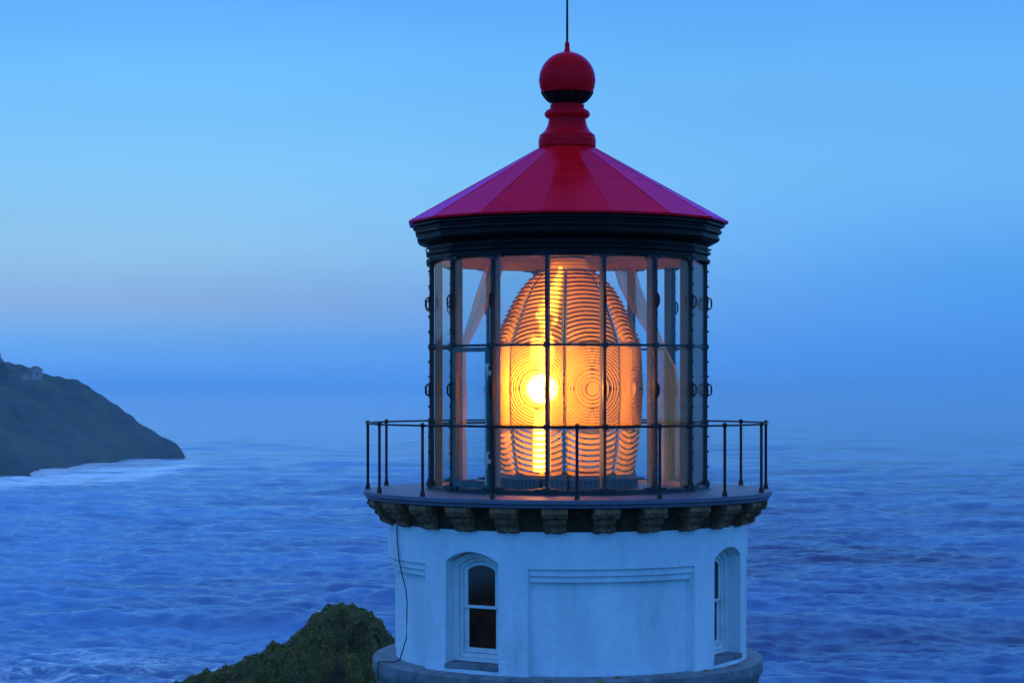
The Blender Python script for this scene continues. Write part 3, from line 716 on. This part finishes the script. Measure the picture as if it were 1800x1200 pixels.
# brass rib along a panel's edge
mb = MB(); pts = [(0, -q(float(np.interp(y, py_, pr_))*1.02 - 2), zs(y)) for y in range(477, 833, 8)]
mb.tube(pts, .011, 6)
rb = build(mb, 'brass_rib', 'brass_dark', LN)
rb.rotation_euler = (0, 0, R(LA0 - 22.5)); lp.rotation_euler = (0, 0, R(LA0))
for k in range(1, 8):
    dup(lp, R(LA0 + 45*k)); dup(rb, R(LA0 - 22.5 + 45*k))
for y, r_ in ((608, 128), (750, 128), (833, 117), (477, 48)):
    mb = MB(); mb.lathe([(q(r_-3), zs(y+1.4)), (q(r_+3), zs(y+1.4)), (q(r_+3), zs(y-1.4)), (q(r_-3), zs(y-1.4))], 8, LA0 - 22.5, smooth=False, closed=True); build(mb, 'brass_ring', 'brass_dark', LN)
mb = MB(); mb.lathe(P([(110, 834.5), (124, 834.5), (126, 838), (121, 839), (121, 855), (127, 857), (127, 858)]), 48)
for k in range(96):
    a = R(3.75*k); mm_ = Matrix.Rotation(a, 4, 'Z'); mb.box(-.012, .012, -q(124.5), -q(120), zs(855), zs(839), mm_)
build(mb, 'lens_base', 'brass_dark', LN)
mb = MB(); mb.lathe(P([(43, 477), (41, 474), (42, 473), (38, 468), (39, 467), (34, 461), (35, 460), (31, 455)]), 32); build(mb, 'lens_crown', 'prism', LN)
mb = MB(); mb.lathe(P([(32, 455), (32, 452), (24, 450), (24, 442)]), 32); build(mb, 'lens_hood', 'brass_dark', LN)
# lamp inside the lens, with added glowing columns that brighten one panel
la = R(-31); lr = .68; lx, ly = lr*sin(la), -lr*cos(la)
LP = root('lamp', 'blazing warm bulb on a stand behind the brightest panel of the lens', 'lamp', (lx, ly, zs(858)))
mb = MB(); mb.lathe([(0.22*sin(PI*i_/14) + .001, ZF + .22*cos(PI*i_/14)) for i_ in range(14)], 24, centre=(lx, ly)); build(mb, 'bulb', 'lamp_glow', LP)
mb = MB(); mb.tube([(lx, ly, ZF+.21), (lx, ly, ZF+.4), (lx*.98, ly*.98, ZF+.65), (lx*.82, ly*.82, ZF+.95), (lx*.62, ly*.62, ZF+1.2), (lx*.25, ly*.25, ZF+1.6)], [.1, .17, .17, .15, .12, .03], 14); build(mb, 'chimney', 'chimney_glow', LP)  # added glowing column above the bulb, lights the upper hot panel
mb = MB(); mb.tube([(lx, ly, ZF-.28), (lx, ly, ZF-1.08)], .12, 14); build(mb, 'burner', 'chimney_glow', LP)  # added glowing column below the bulb, carries the bright band down
mb = MB(); mb.lathe([(.03, ZF-.19), (.035, ZF-.27), (.02, ZF-.28), (.02, ZF-1.09), (.08, ZF-1.15), (.12, zs(858)+.01)], 16, centre=(lx, ly)); build(mb, 'lamp_stand', 'brass', LP)

# curtains drawn aside behind the panes
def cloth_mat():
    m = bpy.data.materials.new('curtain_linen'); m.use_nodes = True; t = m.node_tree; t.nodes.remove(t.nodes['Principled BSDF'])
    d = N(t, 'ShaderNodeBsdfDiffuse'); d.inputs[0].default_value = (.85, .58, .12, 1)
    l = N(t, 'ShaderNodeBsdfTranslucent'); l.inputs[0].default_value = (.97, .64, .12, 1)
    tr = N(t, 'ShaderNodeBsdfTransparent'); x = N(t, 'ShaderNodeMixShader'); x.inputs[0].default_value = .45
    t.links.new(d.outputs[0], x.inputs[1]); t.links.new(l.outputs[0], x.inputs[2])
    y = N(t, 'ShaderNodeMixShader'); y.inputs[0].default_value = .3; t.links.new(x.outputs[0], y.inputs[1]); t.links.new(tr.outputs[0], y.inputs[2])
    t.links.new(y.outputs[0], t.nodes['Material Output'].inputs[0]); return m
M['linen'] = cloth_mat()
mb = MB(); mb.tube([(q(252.5)*sin(R(a)), -q(252.5)*cos(R(a)), zs(442)) for a in np.arange(A0, 360+A0, 22.5)], .008, 6, closed=True)
for k in range(16):
    a = R(A0 + 22.5*k); mb.tube([(q(246)*sin(a), -q(246)*cos(a), zs(442)), (q(252.5)*sin(a), -q(252.5)*cos(a), zs(442))], .007, 5)
build(mb, 'cornice_rail', 'black_paint', LH)
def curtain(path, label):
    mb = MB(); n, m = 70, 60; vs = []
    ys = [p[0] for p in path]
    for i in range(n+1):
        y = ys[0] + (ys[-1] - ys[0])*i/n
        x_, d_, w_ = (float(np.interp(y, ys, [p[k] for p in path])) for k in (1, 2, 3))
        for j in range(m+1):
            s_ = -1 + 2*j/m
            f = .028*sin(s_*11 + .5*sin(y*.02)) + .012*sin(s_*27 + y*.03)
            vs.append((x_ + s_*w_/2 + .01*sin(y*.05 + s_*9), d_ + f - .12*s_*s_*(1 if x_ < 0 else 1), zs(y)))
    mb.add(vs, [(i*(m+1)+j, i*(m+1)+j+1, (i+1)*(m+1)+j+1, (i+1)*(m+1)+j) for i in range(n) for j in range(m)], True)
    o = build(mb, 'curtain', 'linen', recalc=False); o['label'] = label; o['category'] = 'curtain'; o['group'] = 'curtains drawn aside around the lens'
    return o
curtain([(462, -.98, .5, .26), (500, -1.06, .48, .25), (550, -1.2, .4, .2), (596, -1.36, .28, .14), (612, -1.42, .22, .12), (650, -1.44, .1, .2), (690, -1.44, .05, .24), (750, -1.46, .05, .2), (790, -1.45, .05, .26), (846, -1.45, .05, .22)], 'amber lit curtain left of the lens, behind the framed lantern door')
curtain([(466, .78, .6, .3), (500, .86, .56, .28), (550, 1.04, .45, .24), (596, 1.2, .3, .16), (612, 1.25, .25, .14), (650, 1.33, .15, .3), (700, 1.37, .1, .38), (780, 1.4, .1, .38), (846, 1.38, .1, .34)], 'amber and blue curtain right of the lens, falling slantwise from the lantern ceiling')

# ------------------------------------------------------------------ cable down the wall
def wallpt(px, y, r):
    # a point on a cylinder of radius r that the photograph shows at this pixel
    t_ = (px - 997) / S
    a = -1.0
    for _ in range(30):
        dd = D - r*cos(a); a = math.asin(max(-1, min(1, (t_ - CX*0) * dd / D / r))) if abs(t_*dd/D/r) < 1 else math.copysign(PI/2, t_)
    dd = D - r*cos(a); return (r*sin(a), -r*cos(a), EYE + (680-y)/F*dd)
mb = MB(); rc = WR + .02
pts = [wallpt(p, y, r) for p, y, r in ((696, 912, rc), (694, 930, rc), (695, 955, rc), (698, 985, rc), (703, 1010, rc), (709, 1035, rc), (711, 1060, rc), (710.5, 1090, rc), (710, 1120, rc))]
z_ = ZL + .015
pts += [(-2.18, -1.08, z_ + .03), (-2.24, -1.08, z_), (-2.36, -1.02, z_), (-2.46, -.93, z_ - .012), (-2.475, -.90, z_ - .12), (-2.47, -.9, z_ - .4)]
mb.tube(pts, .008, 6); o = build(mb, 'cable', 'cable'); o['label'] = 'thin black cable hanging down the white tower wall from the corbels'; o['category'] = 'cable'

# clumps of dead moss lying on the ledge
def clump(px, w_, label):
    x = (px - 997)/S*.92; r_ = WR + .06; a = math.asin(x/r_); mb = MB(); c = Vector((x, -r_*cos(a), ZL)); mb.lathe([(0, ZL+w_*.45), (w_*.6, ZL+w_*.3), (w_*1.1, ZL-.01)], 9, centre=(x, -r_*cos(a)))
    for k in range(0):
        p = c + Vector((random.gauss(0, w_), random.gauss(0, .02), abs(random.gauss(0, .02)))); s_ = random.uniform(.006, .016)
        mb.add([p + Vector([random.uniform(-s_, s_) for _ in range(3)]) for _ in range(3)], [(0, 1, 2)])
    o = build(mb, 'moss_clump', 'stone', recalc=False); o['label'] = label; o['category'] = 'moss'; o['group'] = 'moss on the tower ledge'
clump(1076, .055, 'dark moss clump at the front of the stone ledge below the wide wall panel')
clump(1238, .05, 'small dark moss clump on the ledge beside the wide panel\'s right edge')

# ------------------------------------------------------------------ sea haze
mb = MB(); mb.box(-29500, 29500, -300, 44500, -9, 112)
hz = build(mb, 'haze', 'glass'); hz.data.materials.clear()
hm = bpy.data.materials.new('haze'); hm.use_nodes = True; t = hm.node_tree; t.nodes.remove(t.nodes['Principled BSDF'])
pv = N(t, 'ShaderNodeVolumePrincipled'); pv.inputs['Color'].default_value = (.78, .97, 1, 1); pv.inputs['Density'].default_value = 1.08e-4; pv.inputs['Anisotropy'].default_value = .45
t.links.new(pv.outputs[0], t.nodes['Material Output'].inputs['Volume']); hz.data.materials.append(hm)
hz['kind'] = 'stuff'; hz['label'] = 'pale blue sea haze hiding the horizon'; hz['category'] = 'haze'
